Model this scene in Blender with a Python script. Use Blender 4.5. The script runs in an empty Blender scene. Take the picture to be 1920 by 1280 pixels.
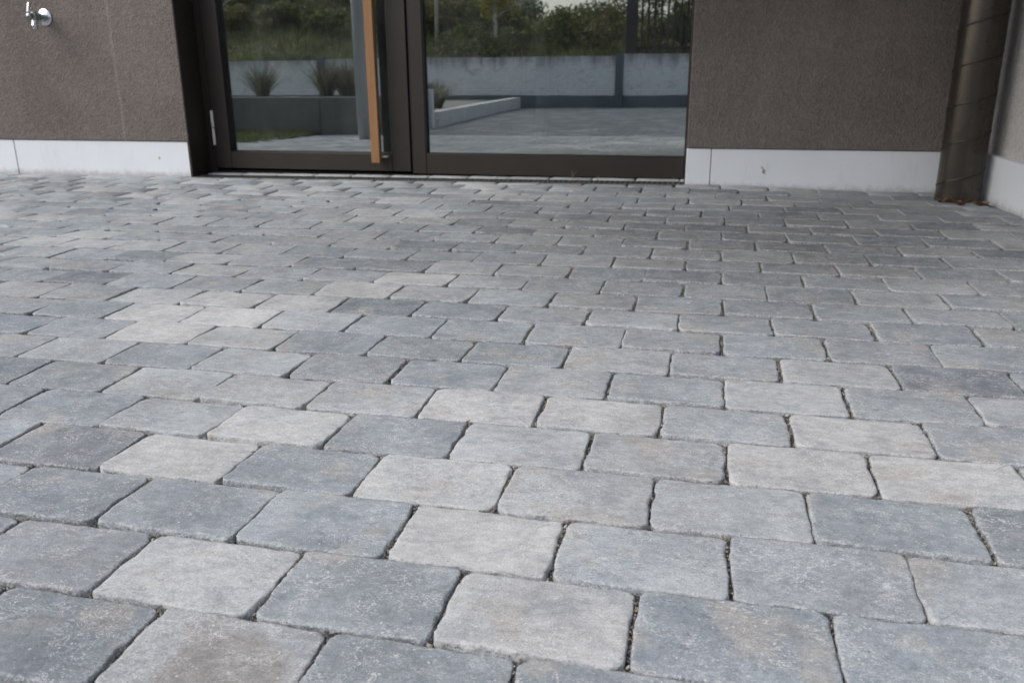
import bpy, math, random
from mathutils import Vector, Matrix
R = math.radians
scene = bpy.context.scene
COL = scene.collection

# ------------------------------------------------------------------ camera
CAM = Vector((-0.05737, -0.98589, 0.65581))
C_R = Vector((0.97461, 0.22384, -0.00594)); C_U = Vector((-0.06228, 0.29649, 0.953)); C_F = Vector((-0.21508, 0.92844, -0.3029))
cam = bpy.data.cameras.new('camera'); cam.lens = 29.728; cam.sensor_width = 36
cam.clip_start = 0.02; cam.clip_end = 2000
cam.dof.use_dof = True; cam.dof.focus_distance = 1.62; cam.dof.aperture_fstop = 7.1
co = bpy.data.objects.new('camera', cam); COL.objects.link(co)
m3 = Matrix((C_R, C_U, -C_F)).transposed()
co.matrix_world = Matrix.Translation(CAM) @ m3.to_4x4()
scene.camera = co

# ------------------------------------------------------------------ light: bright overcast, softer sun from the left
SUN = Vector((0.74, 0.46, -0.80)).normalized()          # direction the light travels
sun_el = math.asin(-SUN.z); sun_az = math.atan2(-SUN.x, -SUN.y)   # azimuth from +Y towards +X
world = bpy.data.worlds.new('World'); scene.world = world; world.use_nodes = True
wn = world.node_tree; wn.nodes.clear()
wo = wn.nodes.new('ShaderNodeOutputWorld'); wb = wn.nodes.new('ShaderNodeBackground')
sk = wn.nodes.new('ShaderNodeTexSky'); sk.sky_type = 'NISHITA'; sk.sun_disc = False
sk.sun_elevation = sun_el; sk.sun_rotation = sun_az; sk.dust_density = 3.5; sk.air_density = 1.0; sk.ozone_density = 1.0
hs = wn.nodes.new('ShaderNodeHueSaturation'); hs.inputs['Saturation'].default_value = 0.52
wn.links.new(sk.outputs[0], hs.inputs['Color']); wn.links.new(hs.outputs[0], wb.inputs[0])
wb.inputs[1].default_value = 0.15
wn.links.new(wb.outputs[0], wo.inputs[0])
sl = bpy.data.lights.new('sun', 'SUN'); sl.energy = 0.85; sl.angle = R(50); sl.color = (1.0, 0.99, 0.975)
so = bpy.data.objects.new('sun', sl); COL.objects.link(so)
so.rotation_euler = SUN.to_track_quat('-Z', 'Y').to_euler(); so.location = (-6, -4, 8)
scene.view_settings.view_transform = 'Standard'; scene.view_settings.look = 'None'
scene.view_settings.gamma = 1; scene.view_settings.use_curve_mapping = False
scene.view_settings.exposure = 0.56

# ------------------------------------------------------------------ helpers
class MB:
    def __init__(s): s.v = []; s.f = []
    def add(s, vs, fs):
        o = len(s.v); s.v += [tuple(v) for v in vs]; s.f += [tuple(i + o for i in f) for f in fs]; return s
    def box(s, x0, x1, y0, y1, z0, z1, b=0.0):
        if b <= 0:
            vs = [(x, y, z) for z in (z0, z1) for y in (y0, y1) for x in (x0, x1)]
            return s.add(vs, [(0, 2, 3, 1), (4, 5, 7, 6), (0, 1, 5, 4), (2, 6, 7, 3), (0, 4, 6, 2), (1, 3, 7, 5)])
        # chamfered box
        b = min(b, (x1-x0)*.45, (y1-y0)*.45, (z1-z0)*.45)
        vs = []; idx = {}
        X = (x0, x1); Y = (y0, y1); Z = (z0, z1)
        for i in (0, 1):
            for j in (0, 1):
                for k in (0, 1):
                    sx_, sy_, sz_ = (b if i == 0 else -b), (b if j == 0 else -b), (b if k == 0 else -b)
                    for a, p in enumerate(((X[i], Y[j]+sy_, Z[k]+sz_), (X[i]+sx_, Y[j], Z[k]+sz_), (X[i]+sx_, Y[j]+sy_, Z[k]))):
                        idx[i, j, k, a] = len(vs); vs.append(p)
        F = []
        for i in (0, 1): F.append([idx[i, 0, 0, 0], idx[i, 1, 0, 0], idx[i, 1, 1, 0], idx[i, 0, 1, 0]])
        for j in (0, 1): F.append([idx[0, j, 0, 1], idx[1, j, 0, 1], idx[1, j, 1, 1], idx[0, j, 1, 1]])
        for k in (0, 1): F.append([idx[0, 0, k, 2], idx[1, 0, k, 2], idx[1, 1, k, 2], idx[0, 1, k, 2]])
        for i in (0, 1):
            for j in (0, 1):
                F.append([idx[i, j, 0, 0], idx[i, j, 0, 1], idx[i, j, 1, 1], idx[i, j, 1, 0]])
            for k in (0, 1):
                F.append([idx[i, 0, k, 0], idx[i, 0, k, 2], idx[i, 1, k, 2], idx[i, 1, k, 0]])
        for j in (0, 1):
            for k in (0, 1):
                F.append([idx[0, j, k, 1], idx[0, j, k, 2], idx[1, j, k, 2], idx[1, j, k, 1]])
        for i in (0, 1):
            for j in (0, 1):
                for k in (0, 1): F.append([idx[i, j, k, 0], idx[i, j, k, 1], idx[i, j, k, 2]])
        cx, cy, cz = (x0+x1)/2, (y0+y1)/2, (z0+z1)/2
        G = []
        for fa in F:   # orient outwards
            p = [Vector(vs[q]) for q in fa]; n = (p[1]-p[0]).cross(p[2]-p[0]); c = sum(p, Vector())/len(p)
            G.append(fa if n.dot(c-Vector((cx, cy, cz))) > 0 else fa[::-1])
        return s.add(vs, G)
    def tube(s, pts, rad, n=12, cap=True):
        pts = [Vector(p) for p in pts]; rs = rad if isinstance(rad, (list, tuple)) else [rad]*len(pts)
        vs = []; up = None
        for i, p in enumerate(pts):
            d = (pts[min(i+1, len(pts)-1)] - pts[max(i-1, 0)]).normalized()
            if up is None: up = Vector((0, 0, 1)) if abs(d.z) < .9 else Vector((1, 0, 0))
            a = (up - d*up.dot(d)).normalized(); up = a; b = d.cross(a)
            for k in range(n):
                t = 2*math.pi*k/n; vs.append(p + (a*math.cos(t) + b*math.sin(t))*rs[i])
        fs = [(i*n+k, i*n+(k+1) % n, (i+1)*n+(k+1) % n, (i+1)*n+k) for i in range(len(pts)-1) for k in range(n)]
        if cap: fs += [tuple(range(n))[::-1], tuple((len(pts)-1)*n+k for k in range(n))]
        return s.add(vs, fs)
    def mesh(s, name, smooth=False):
        me = bpy.data.meshes.new(name); me.from_pydata(s.v, [], s.f); me.update()
        if smooth: me.polygons.foreach_set('use_smooth', [True]*len(me.polygons))
        return me
    def build(s, name, mat, parent=None, smooth=False, loc=None):
        o = bpy.data.objects.new(name, s.mesh(name, smooth)); COL.objects.link(o)
        if mat: o.data.materials.append(mat)
        if parent: o.parent = parent
        if loc: o.location = loc
        return o
def empty(name, loc=(0, 0, 0), rz=0):
    o = bpy.data.objects.new(name, None); COL.objects.link(o); o.location = loc; o.rotation_euler.z = rz; o.empty_display_size = .1; return o
def tag(o, label=None, cat=None, group=None, kind=None):
    if label: o['label'] = label
    if cat: o['category'] = cat
    if group: o['group'] = group
    if kind: o['kind'] = kind
    return o
def copy_tree(o, parent=None):
    c = o.copy(); COL.objects.link(c); c.parent = parent
    for ch in list(o.children): copy_tree(ch, c)
    return c
def smooth01(t): t = max(0.0, min(1.0, t)); return t*t*(3-2*t)

# ------------------------------------------------------------------ materials
class N:
    """little node-tree writer"""
    def __init__(s, name):
        s.m = bpy.data.materials.new(name); s.m.use_nodes = True; s.t = s.m.node_tree; s.t.nodes.clear()
        s.out = s.t.nodes.new('ShaderNodeOutputMaterial'); s.b = s.t.nodes.new('ShaderNodeBsdfPrincipled')
        s.t.links.new(s.b.outputs[0], s.out.inputs[0])
    def n(s, kind, **kw):
        x = s.t.nodes.new(kind)
        for k, v in kw.items(): setattr(x, k, v)
        return x
    def set(s, sock, v):
        if hasattr(v, 'is_linked') or isinstance(v, bpy.types.NodeSocket): s.t.links.new(v, sock)
        else: sock.default_value = v
    def coord(s, out='Object'): return s.n('ShaderNodeTexCoord').outputs[out]
    def mapping(s, vec, scale=(1, 1, 1), loc=(0, 0, 0), rot=(0, 0, 0)):
        x = s.n('ShaderNodeMapping'); s.set(x.inputs[0], vec); x.inputs['Scale'].default_value = scale
        x.inputs['Location'].default_value = loc; x.inputs['Rotation'].default_value = rot; return x.outputs[0]
    def noise(s, vec, scale, detail=3, rough=.55, dist=0.0, out=0):
        x = s.n('ShaderNodeTexNoise'); s.set(x.inputs['Vector'], vec); x.inputs['Scale'].default_value = scale
        x.inputs['Detail'].default_value = detail; x.inputs['Roughness'].default_value = rough; x.inputs['Distortion'].default_value = dist
        return x.outputs[out]
    def voro(s, vec, scale, feature='F1', out='Distance', rnd=1.0):
        x = s.n('ShaderNodeTexVoronoi', feature=feature); s.set(x.inputs['Vector'], vec); x.inputs['Scale'].default_value = scale
        x.inputs['Randomness'].default_value = rnd
        return x.outputs[out]
    def rng(s, v, a, b, c=0.0, d=1.0, smooth=False):
        x = s.n('ShaderNodeMapRange'); x.interpolation_type = 'SMOOTHSTEP' if smooth else 'LINEAR'; x.clamp = True
        s.set(x.inputs['Value'], v)
        for i, q in zip(('From Min', 'From Max', 'To Min', 'To Max'), (a, b, c, d)): x.inputs[i].default_value = q
        return x.outputs['Result']
    def math(s, op, a, b=0.0, c=0.0):
        x = s.n('ShaderNodeMath', operation=op); s.set(x.inputs[0], a); s.set(x.inputs[1], b); s.set(x.inputs[2], c); return x.outputs[0]
    def mix(s, fac, a, b, blend='MIX'):
        x = s.n('ShaderNodeMix', data_type='RGBA', blend_type=blend)
        s.set(x.inputs[0], fac); s.set(x.inputs[6], a if not isinstance(a, tuple) else (*a, 1) if len(a) == 3 else a)
        s.set(x.inputs[7], b if not isinstance(b, tuple) else (*b, 1) if len(b) == 3 else b); return x.outputs[2]
    def grey(s, v):
        x = s.n('ShaderNodeCombineColor')
        for i in range(3): s.set(x.inputs[i], v)
        return x.outputs[0]
    def bump(s, h, strength=.5, dist=.002, prev=None):
        x = s.n('ShaderNodeBump'); s.set(x.inputs['Strength'], strength); x.inputs['Distance'].default_value = dist; s.set(x.inputs['Height'], h)
        if prev is not None: s.t.links.new(prev, x.inputs['Normal'])
        return x.outputs[0]
    def fin(s, col=None, rough=None, normal=None, metal=None, spec=None):
        if col is not None: s.set(s.b.inputs['Base Color'], col if not (isinstance(col, tuple) and len(col) == 3) else (*col, 1))
        if rough is not None: s.set(s.b.inputs['Roughness'], rough)
        if metal is not None: s.set(s.b.inputs['Metallic'], metal)
        if spec is not None: s.set(s.b.inputs['Specular IOR Level'], spec)
        if normal is not None: s.t.links.new(normal, s.b.inputs['Normal'])
        return s.m

STAIN = (-.578, -.255)      # old spill mark on one stone
def paver_material(name, per_object):
    w = N(name); c = w.coord()
    if per_object:
        oi = w.n('ShaderNodeObjectInfo'); tone = oi.outputs['Color']
        off = w.math('MULTIPLY', oi.outputs['Random'], 37.0)
        cx = w.n('ShaderNodeCombineXYZ'); w.set(cx.inputs[0], off); w.set(cx.inputs[1], w.math('MULTIPLY', off, 1.7)); w.set(cx.inputs[2], w.math('MULTIPLY', off, .61))
        va = w.n('ShaderNodeVectorMath', operation='ADD'); w.set(va.inputs[0], c); w.set(va.inputs[1], cx.outputs[0]); c = va.outputs[0]
    else:
        tone = w.n('ShaderNodeAttribute', attribute_name='Col').outputs['Color']
    edge = w.n('ShaderNodeAttribute', attribute_name='edge').outputs['Fac']
    # broad cloudy mottling, tan rust blotches and blue-grey patches cast into the concrete
    n1 = w.noise(c, 6.0, 9, .68); n2 = w.noise(w.mapping(c, loc=(3, 7, 1)), 9.0, 3, .5); n3 = w.noise(w.mapping(c, loc=(9, 2, 5)), 12.0, 9, .7)
    col = w.mix(w.rng(n1, .40, .62, 0, .8, True), tone, w.mix(1.0, tone, (1.26, 1.255, 1.24), 'MULTIPLY'))
    col = w.mix(w.rng(n2, .56, .68, 0, .50, True), col, (.34, .312, .28))
    col = w.mix(w.rng(n3, .51, .64, 0, .6, True), col, w.mix(1.0, col, (.74, .78, .82), 'MULTIPLY'))
    pos = w.n('ShaderNodeNewGeometry').outputs['Position']
    wn_ = w.noise(pos, 1.7, 6, .62); col = w.mix(1.0, col, w.grey(w.rng(wn_, .32, .68, .82, 1.14)), 'MULTIPLY')
    # darker patch in front of the fixed pane, ragged outline
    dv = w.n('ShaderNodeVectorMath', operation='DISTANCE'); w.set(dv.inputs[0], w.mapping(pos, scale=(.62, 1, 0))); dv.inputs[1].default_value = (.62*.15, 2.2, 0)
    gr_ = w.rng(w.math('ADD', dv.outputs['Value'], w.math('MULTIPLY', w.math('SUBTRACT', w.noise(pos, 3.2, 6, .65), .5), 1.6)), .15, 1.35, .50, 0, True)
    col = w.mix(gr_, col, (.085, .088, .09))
    d2 = w.n('ShaderNodeVectorMath', operation='DISTANCE'); w.set(d2.inputs[0], w.mapping(pos, scale=(.75, 1, 0))); d2.inputs[1].default_value = (STAIN[0]*.75, STAIN[1], 0)
    sg = w.rng(w.math('ADD', d2.outputs['Value'], w.math('MULTIPLY', w.math('SUBTRACT', w.noise(pos, 18, 5, .6), .5), .06)), .045, .075, .55, 0, True)
    col = w.mix(sg, col, (.19, .165, .145))
    # finer mottling
    n4 = w.noise(w.mapping(c, scale=(.7, 1.2, 1)), 60, 8, .72)
    col = w.mix(1.0, col, w.grey(w.rng(n4, .28, .72, .74, 1.28)), 'MULTIPLY')
    # pale wisps of lime bloom and short scratches
    n5 = w.noise(w.mapping(c, scale=(1, 1.6, 1), rot=(0, 0, .5)), 26, 3, .6, 2.2)
    wis = w.math('MULTIPLY', w.rng(w.math('ABSOLUTE', w.math('SUBTRACT', n5, .5)), .0, .016, 1, 0), w.rng(w.noise(w.mapping(c, loc=(1, 4, 8)), 17, 2), .42, .56, 0, .85))
    col = w.mix(wis, col, (.62, .62, .62))
    n6 = w.noise(w.mapping(c, scale=(1, 2.6, 1), rot=(0, 0, -.7)), 60, 3, .55, .8)
    wis2 = w.math('MULTIPLY', w.rng(w.math('ABSOLUTE', w.math('SUBTRACT', n6, .5)), .0, .02, 1, 0), w.rng(w.noise(w.mapping(c, loc=(6, 1, 3)), 24, 2), .47, .58, 0, .6))
    col = w.mix(wis2, col, (.60, .60, .60))
    # aggregate grains
    g = w.noise(c, 420, 3, .75)
    col = w.mix(1.0, col, w.grey(w.rng(g, .30, .70, .70, 1.32)), 'MULTIPLY')
    fl = w.n('ShaderNodeTexVoronoi'); w.set(fl.inputs['Vector'], c); fl.inputs['Scale'].default_value = 120
    sep = w.n('ShaderNodeSeparateColor'); w.set(sep.inputs[0], fl.outputs['Color'])
    white = w.math('MULTIPLY', w.rng(fl.outputs['Distance'], .16, .24, 1, 0), w.rng(sep.outputs[0], .93, .94))
    col = w.mix(w.math('MULTIPLY', white, .55), col, (.68, .68, .67))
    dark = w.math('MULTIPLY', w.rng(fl.outputs['Distance'], .12, .2, 1, 0), w.rng(sep.outputs[1], .977, .98))
    col = w.mix(w.math('MULTIPLY', dark, .7), col, (.07, .065, .06))
    # worn arrises: bare pale crumbs of aggregate
    ec = w.noise(c, 230, 3, .7)
    em = w.math('MULTIPLY', w.rng(edge, .05, .8), w.rng(ec, .46, .60))
    col = w.mix(w.math('MULTIPLY', em, .62), col, (.50, .505, .51))
    ed = w.math('MULTIPLY', w.rng(edge, .3, 1.0), w.rng(w.noise(w.mapping(c, loc=(2, 2, 2)), 300, 2), .58, .7))
    col = w.mix(w.math('MULTIPLY', ed, .35), col, (.10, .10, .10))
    b1 = w.bump(n4, .35, .003)
    b2 = w.bump(w.math('ADD', w.noise(c, 190, 4, .7), w.math('MULTIPLY', g, .4)), w.rng(edge, 0, 1, .28, .95), .0025, b1)
    return w.fin(col, w.rng(n4, .3, .7, .78, .95), b2, spec=.3)

def stucco(name, c0, c1, streak=False):
    w = N(name); c = w.coord()
    big = w.noise(c, 1.6, 6, .62); col = w.mix(w.rng(big, .35, .65), c0, c1)
    mid = w.noise(c, 28, 4, .6); col = w.mix(1.0, col, w.grey(w.rng(mid, .3, .7, .9, 1.1)), 'MULTIPLY')
    if streak:   # a thin pale trowel line left in the render
        sx_ = w.n('ShaderNodeSeparateXYZ'); w.set(sx_.inputs[0], c)
        d = w.math('ABSOLUTE', w.math('ADD', w.math('ADD', sx_.outputs[0], 3.535), w.math('MULTIPLY', w.noise(c, 3, 2), .02)))
        col = w.mix(w.math('MULTIPLY', w.rng(d, .0, .016, 1, 0, True), .25), col, (.30, .285, .27))
    worm = w.noise(w.mapping(c, scale=(1.5, 1.5, .8)), 60, 4, .62, 1.0)
    gr = w.voro(w.mapping(c, scale=(1.2, 1.2, .85)), 95)
    h = w.math('ADD', w.math('MULTIPLY', worm, 1.0), w.math('MULTIPLY', gr, .7))
    col = w.mix(1.0, col, w.grey(w.rng(h, .45, 1.05, .78, 1.18)), 'MULTIPLY')
    nb = w.bump(h, .8, .006); nb = w.bump(w.noise(c, 400, 2), .25, .001, nb)
    return w.fin(col, .92, nb, spec=.2)

def simple(name, c0, c1, rough=.6, metal=0.0, scale=8, bump=.1, bs=120, spec=.4, coat=False):
    w = N(name); c = w.coord()
    col = w.mix(w.rng(w.noise(c, scale, 4, .6), .3, .7), c0, c1)
    f = w.noise(c, bs, 3, .6)
    nb = w.bump(f, bump, .001)
    return w.fin(col, w.rng(f, .2, .8, max(.02, rough-.08), min(1, rough+.08)), nb, metal, spec)

def concrete_mat(name, c0, c1, drip=None):
    w = N(name); c = w.coord()
    col = w.mix(w.rng(w.noise(c, 2.2, 5, .65), .3, .7), c0, c1)
    col = w.mix(1.0, col, w.grey(w.rng(w.noise(c, 22, 5, .6), .25, .75, .82, 1.15)), 'MULTIPLY')
    if drip:     # weather stains running down from the coping, strongest at the top edge
        sp = w.n('ShaderNodeSeparateXYZ'); w.set(sp.inputs[0], c)
        z = w.math('ADD', sp.outputs[2], w.math('MULTIPLY', w.math('SUBTRACT', w.noise(w.mapping(c, scale=(1, 1, .15)), 6, 4, .7), .5), .7))
        col = w.mix(w.rng(z, drip[0], drip[1], 0, .75, True), col, (.10, .10, .095))
        st = w.noise(w.mapping(c, scale=(1.0, 1.0, 2.2), rot=(0, .35, 0)), 5, 4, .7, 1.0)
        col = w.mix(w.rng(st, .55, .7, 0, .5), col, (.20, .20, .20))
    v = w.voro(c, 45); col = w.mix(w.rng(v, .04, .08, .6, 0), col, (.08, .08, .08))
    return w.fin(col, .88, w.bump(w.noise(c, 90, 4, .6), .3, .002), spec=.25)

M = {}
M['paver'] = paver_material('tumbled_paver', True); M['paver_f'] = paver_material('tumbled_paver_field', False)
M['stucco'] = stucco('brown_render', (.124, .107, .097), (.162, .140, .128), True)
M['stucco_grey'] = stucco('grey_render', (.40, .385, .37), (.46, .445, .43))
def plinth_mat():
    w = N('white_plinth_board'); c = w.coord()
    col = w.mix(w.rng(w.noise(c, 3, 6, .65), .3, .7), (.62, .645, .675), (.67, .695, .725))
    sp = w.n('ShaderNodeSeparateXYZ'); w.set(sp.inputs[0], c)
    z = w.math('SUBTRACT', sp.outputs[2], w.math('MULTIPLY', w.noise(c, 22, 6, .75), .10))
    col = w.mix(w.rng(z, .005, .055, .6, 0, True), col, (.27, .265, .255))
    sp_ = w.voro(c, 70); col = w.mix(w.math('MULTIPLY', w.rng(sp_, .05, .09, .5, 0), w.rng(w.noise(c, 6, 3), .5, .65)), col, (.32, .31, .29))
    col = w.mix(w.rng(w.noise(w.mapping(c, scale=(1, 1, .25)), 14, 4, .7), .58, .75, 0, .3), col, (.44, .45, .46))
    return w.fin(col, .62, w.bump(w.noise(c, 160, 3), .12, .001), spec=.35)
M['plinth'] = plinth_mat()
M['bronze'] = simple('dark_bronze_frame', (.023, .0178, .0142), (.029, .0225, .018), .40, .0, 4, .05, 600, .45)
M['rubber'] = simple('black_gasket', (.008, .008, .008), (.012, .012, .012), .7, 0, 20, .05)
M['hinge'] = simple('satin_steel', (.62, .60, .57), (.70, .68, .64), .45, .2, 30, .03)
M['chrome'] = simple('chrome', (.62, .63, .65), (.70, .71, .73), .22, 1.0, 30, .02)
M['gunmetal'] = simple('dull_chrome', (.26, .28, .28), (.34, .36, .36), .28, 1.0, 30, .02)
M['galv'] = simple('galvanised_steel', (.34, .35, .36), (.46, .47, .48), .5, .6, 60, .1)
M['iron'] = simple('grate_iron', (.075, .075, .075), (.14, .14, .14), .6, .3, 60, .1)
M['drain_dark'] = simple('drain_trough', (.012, .012, .012), (.02, .02, .02), .9, 0, 20, .1)
M['column'] = simple('grey_steel_column', (.42, .45, .46), (.47, .50, .51), .5, .2, 5, .05)
M['white_post'] = simple('white_bollard', (.80, .81, .82), (.84, .85, .86), .5, 0, 5, .05)
M['wall_conc'] = concrete_mat('cast_concrete_panel', (.74, .75, .76), (.84, .85, .86), (.74, 1.12))
M['planter_conc'] = concrete_mat('planter_concrete', (.17, .175, .165), (.23, .235, .22))
M['kerb_conc'] = concrete_mat('pale_kerb_concrete', (.58, .58, .56), (.70, .70, .68))
M['steel_blue'] = simple('blue_grey_steel', (.10, .135, .15), (.13, .165, .18), .5, .2, 6, .05)
M['slat'] = simple('dark_slat', (.035, .030, .026), (.05, .043, .037), .6, 0, 8, .1)
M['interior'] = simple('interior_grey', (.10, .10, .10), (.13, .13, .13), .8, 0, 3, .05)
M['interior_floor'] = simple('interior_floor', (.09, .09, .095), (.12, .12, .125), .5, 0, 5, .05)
M['interior_pale'] = simple('interior_pale', (.72, .72, .70), (.78, .78, .76), .6, 0, 5, .05)
M['roof'] = simple('roof_tile', (.26, .11, .06), (.34, .16, .09), .8, 0, 6, .3, 30)
M['house'] = simple('house_render', (.42, .41, .40), (.48, .47, .46), .85, 0, 4, .1)
M['window'] = simple('house_window', (.04, .05, .06), (.06, .07, .08), .15, 0, 4, .02)
M['ceiling'] = simple('canopy_soffit', (.55, .54, .53), (.60, .59, .58), .85, 0, 3, .1)
M['soil'] = simple('planting_gravel', (.16, .15, .13), (.30, .29, .27), .95, 0, 60, .6, 90)
M['earth'] = simple('bank_earth', (.06, .065, .03), (.10, .10, .05), .95, 0, 3, .6, 20)
M['field'] = simple('meadow_ground', (.05, .07, .025), (.08, .095, .04), .95, 0, 1, .5, 10)
M['bark'] = simple('pale_bark', (.42, .40, .37), (.55, .53, .48), .85, 0, 14, .4, 40)
M['stem'] = simple('brown_stem', (.09, .07, .05), (.13, .10, .07), .9, 0, 14, .4, 40)

def bedding_mat():
    w = N('joint_grit'); c = w.coord()
    col = w.mix(w.rng(w.noise(c, 330, 3, .7), .35, .7), (.028, .027, .026), (.19, .185, .175))
    return w.fin(col, .95, w.bump(w.noise(c, 260, 3, .7), .9, .004), spec=.2)
M['bed'] = bedding_mat()
def grit_mat():
    w = N('loose_grit'); c = w.coord()
    v = w.n('ShaderNodeTexVoronoi'); w.set(v.inputs['Vector'], c); v.inputs['Scale'].default_value = 140
    r = w.n('ShaderNodeValToRGB'); sp = w.n('ShaderNodeSeparateColor'); w.set(sp.inputs[0], v.outputs['Color']); w.set(r.inputs[0], sp.outputs[0])
    e = r.color_ramp.elements; e[0].position = 0; e[0].color = (.05, .048, .045, 1); e[1].position = 1; e[1].color = (.50, .495, .48, 1)
    x = e.new(.6); x.color = (.24, .235, .23, 1); x = e.new(.9); x.color = (.30, .22, .14, 1)
    return w.fin(r.outputs[0], .9, spec=.3)
M['grit'] = grit_mat()
def wood_mat():
    w = N('oak_handle'); c = w.coord()
    st = w.mapping(c, scale=(60, 60, 2.2)); n = w.noise(st, 1.0, 5, .6, .6); f = w.noise(w.mapping(c, scale=(400, 400, 12)), 1.0, 3, .6)
    col = w.mix(w.rng(n, .3, .7), (.215, .108, .046), (.30, .160, .072))
    col = w.mix(w.rng(f, .5, .7, 0, .35), col, (.20, .09, .035))
    return w.fin(col, w.rng(n, .2, .8, .42, .55), w.bump(f, .15, .0006), spec=.4)
M['wood'] = wood_mat()
def pipe_mat():
    w = N('bronze_painted_duct'); c = w.coord()
    col = w.mix(w.rng(w.noise(c, 9, 4, .6), .3, .7), (.052, .044, .036), (.072, .061, .050))
    sp = w.n('ShaderNodeSeparateXYZ'); w.set(sp.inputs[0], c)
    dust = w.math('ADD', sp.outputs[2], w.math('MULTIPLY', w.noise(c, 14, 4, .7), -.18))
    col = w.mix(w.rng(dust, -.08, .10, .55, 0, True), col, (.09, .08, .07))
    return w.fin(col, w.rng(w.noise(c, 5, 3), .3, .7, .24, .30), None, .65, .6)
M['pipe'] = pipe_mat()
def glass_mat():
    w = N('coated_glass'); t = w.t
    t.nodes.remove(w.b)
    g = w.n('ShaderNodeBsdfGlossy'); g.inputs['Roughness'].default_value = .0; g.inputs['Color'].default_value = (.96, 1.0, 1.0, 1)
    c = w.coord(); t.links.new(w.bump(w.noise(c, 2.2, 1), .05, .004), g.inputs['Normal'])
    tr = w.n('ShaderNodeBsdfTransparent'); tr.inputs['Color'].default_value = (.80, .84, .82, 1)
    lw = w.n('ShaderNodeFresnel'); lw.inputs['IOR'].default_value = 1.5
    fac = w.math('MINIMUM', w.math('ADD', w.math('MULTIPLY', lw.outputs[0], .9), .32), 1.0)
    mx = w.n('ShaderNodeMixShader'); t.links.new(fac, mx.inputs[0]); t.links.new(tr.outputs[0], mx.inputs[1]); t.links.new(g.outputs[0], mx.inputs[2])
    # thin film of dust and wipe marks
    df = w.n('ShaderNodeBsdfDiffuse'); df.inputs[0].default_value = (.7, .72, .74, 1)
    sm = w.noise(w.mapping(c, scale=(1, 1, .35), rot=(0, .5, 0)), 5, 6, .7, .8)
    m2 = w.n('ShaderNodeMixShader'); t.links.new(w.rng(sm, .35, .75, .006, .035), m2.inputs[0]); t.links.new(mx.outputs[0], m2.inputs[1]); t.links.new(df.outputs[0], m2.inputs[2])
    t.links.new(m2.outputs[0], w.out.inputs[0]); return w.m
M['glass'] = glass_mat()
def leaf_mat(name, ca, cb, cc, trans=.25):
    w = N(name); c = w.coord()
    g = w.n('ShaderNodeNewGeometry')
    r = w.n('ShaderNodeValToRGB'); w.set(r.inputs[0], g.outputs['Random Per Island'])
    e = r.color_ramp.elements; e[0].color = (*ca, 1); e[1].color = (*cc, 1); x = e.new(.55); x.color = (*cb, 1)
    col = w.mix(1.0, r.outputs[0], w.grey(w.rng(w.noise(c, 1.7, 3), .3, .7, .65, 1.3)), 'MULTIPLY')
    d = w.n('ShaderNodeBsdfTranslucent'); w.set(d.inputs[0], col)
    w.fin(col, .6, spec=.3)
    mx = w.n('ShaderNodeMixShader'); mx.inputs[0].default_value = trans
    w.t.links.new(w.b.outputs[0], mx.inputs[1]); w.t.links.new(d.outputs[0], mx.inputs[2]); w.t.links.new(mx.outputs[0], w.out.inputs[0])
    return w.m
M['shrub'] = leaf_mat('shrub_leaves', (.07, .105, .03), (.14, .18, .05), (.25, .25, .08))
M['shrub2'] = leaf_mat('olive_shrub_leaves', (.12, .125, .05), (.21, .20, .08), (.32, .28, .12))
M['yellow'] = leaf_mat('yellowing_leaves', (.22, .20, .04), (.38, .32, .06), (.50, .42, .10))
M['grass'] = leaf_mat('lawn_grass', (.07, .10, .02), (.12, .15, .03), (.20, .20, .06))
M['meadow'] = leaf_mat('meadow_grass', (.10, .13, .04), (.19, .21, .07), (.33, .30, .14))
M['tuft'] = leaf_mat('ornamental_grass', (.05, .065, .032), (.12, .125, .075), (.30, .27, .20))
M['dryleaf'] = leaf_mat('dry_leaf', (.13, .075, .04), (.21, .12, .06), (.27, .18, .10), .1)
M['redleaf'] = leaf_mat('red_leaf', (.18, .07, .055), (.22, .09, .07), (.25, .12, .09), .1)

# ------------------------------------------------------------------ ground shape (falls gently away from the building)
SX, SY, LP, WP = 0.006256, 0.023364, 0.24, 0.16
def gz(x, y):
    yy = y if y > -0.6 else -0.6 - 0.5*(1-math.exp((y+.6)/.5))*1.0
    return SX*max(-4.5, min(3, x)) + SY*yy - 0.022*smooth01((x+.1)/1.0)*smooth01((y-2.7)/.8)
YW = 3.65        # face of the plinth on the door wall
XS = 1.215       # face of the plinth on the side wall
DX0, DX1 = -3.115, -0.181   # door opening
YF = 3.85        # face of the door frame
rnd = random.Random(11)

# terrain below everything
mb = MB(); mb.box(-260, 260, -300, 200, -3.0, -0.30)
tag(mb.build('ground', M['field']), kind='structure')
# bedding: a grid sheet that follows the ground a little below the paver tops
mb = MB()
xs = [-7.6 + .3*i for i in range(36)]; ys = [-9.75 + .3*i for i in range(47)]
ys = [y for y in ys if y < 3.80] + [3.87]
vs = [(x, y, gz(x, y) - 0.0090) for y in ys for x in xs]; n = len(xs)
mb.add(vs, [(j*n+i, j*n+i+1, (j+1)*n+i+1, (j+1)*n+i) for j in range(len(ys)-1) for i in range(n-1)])
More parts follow.
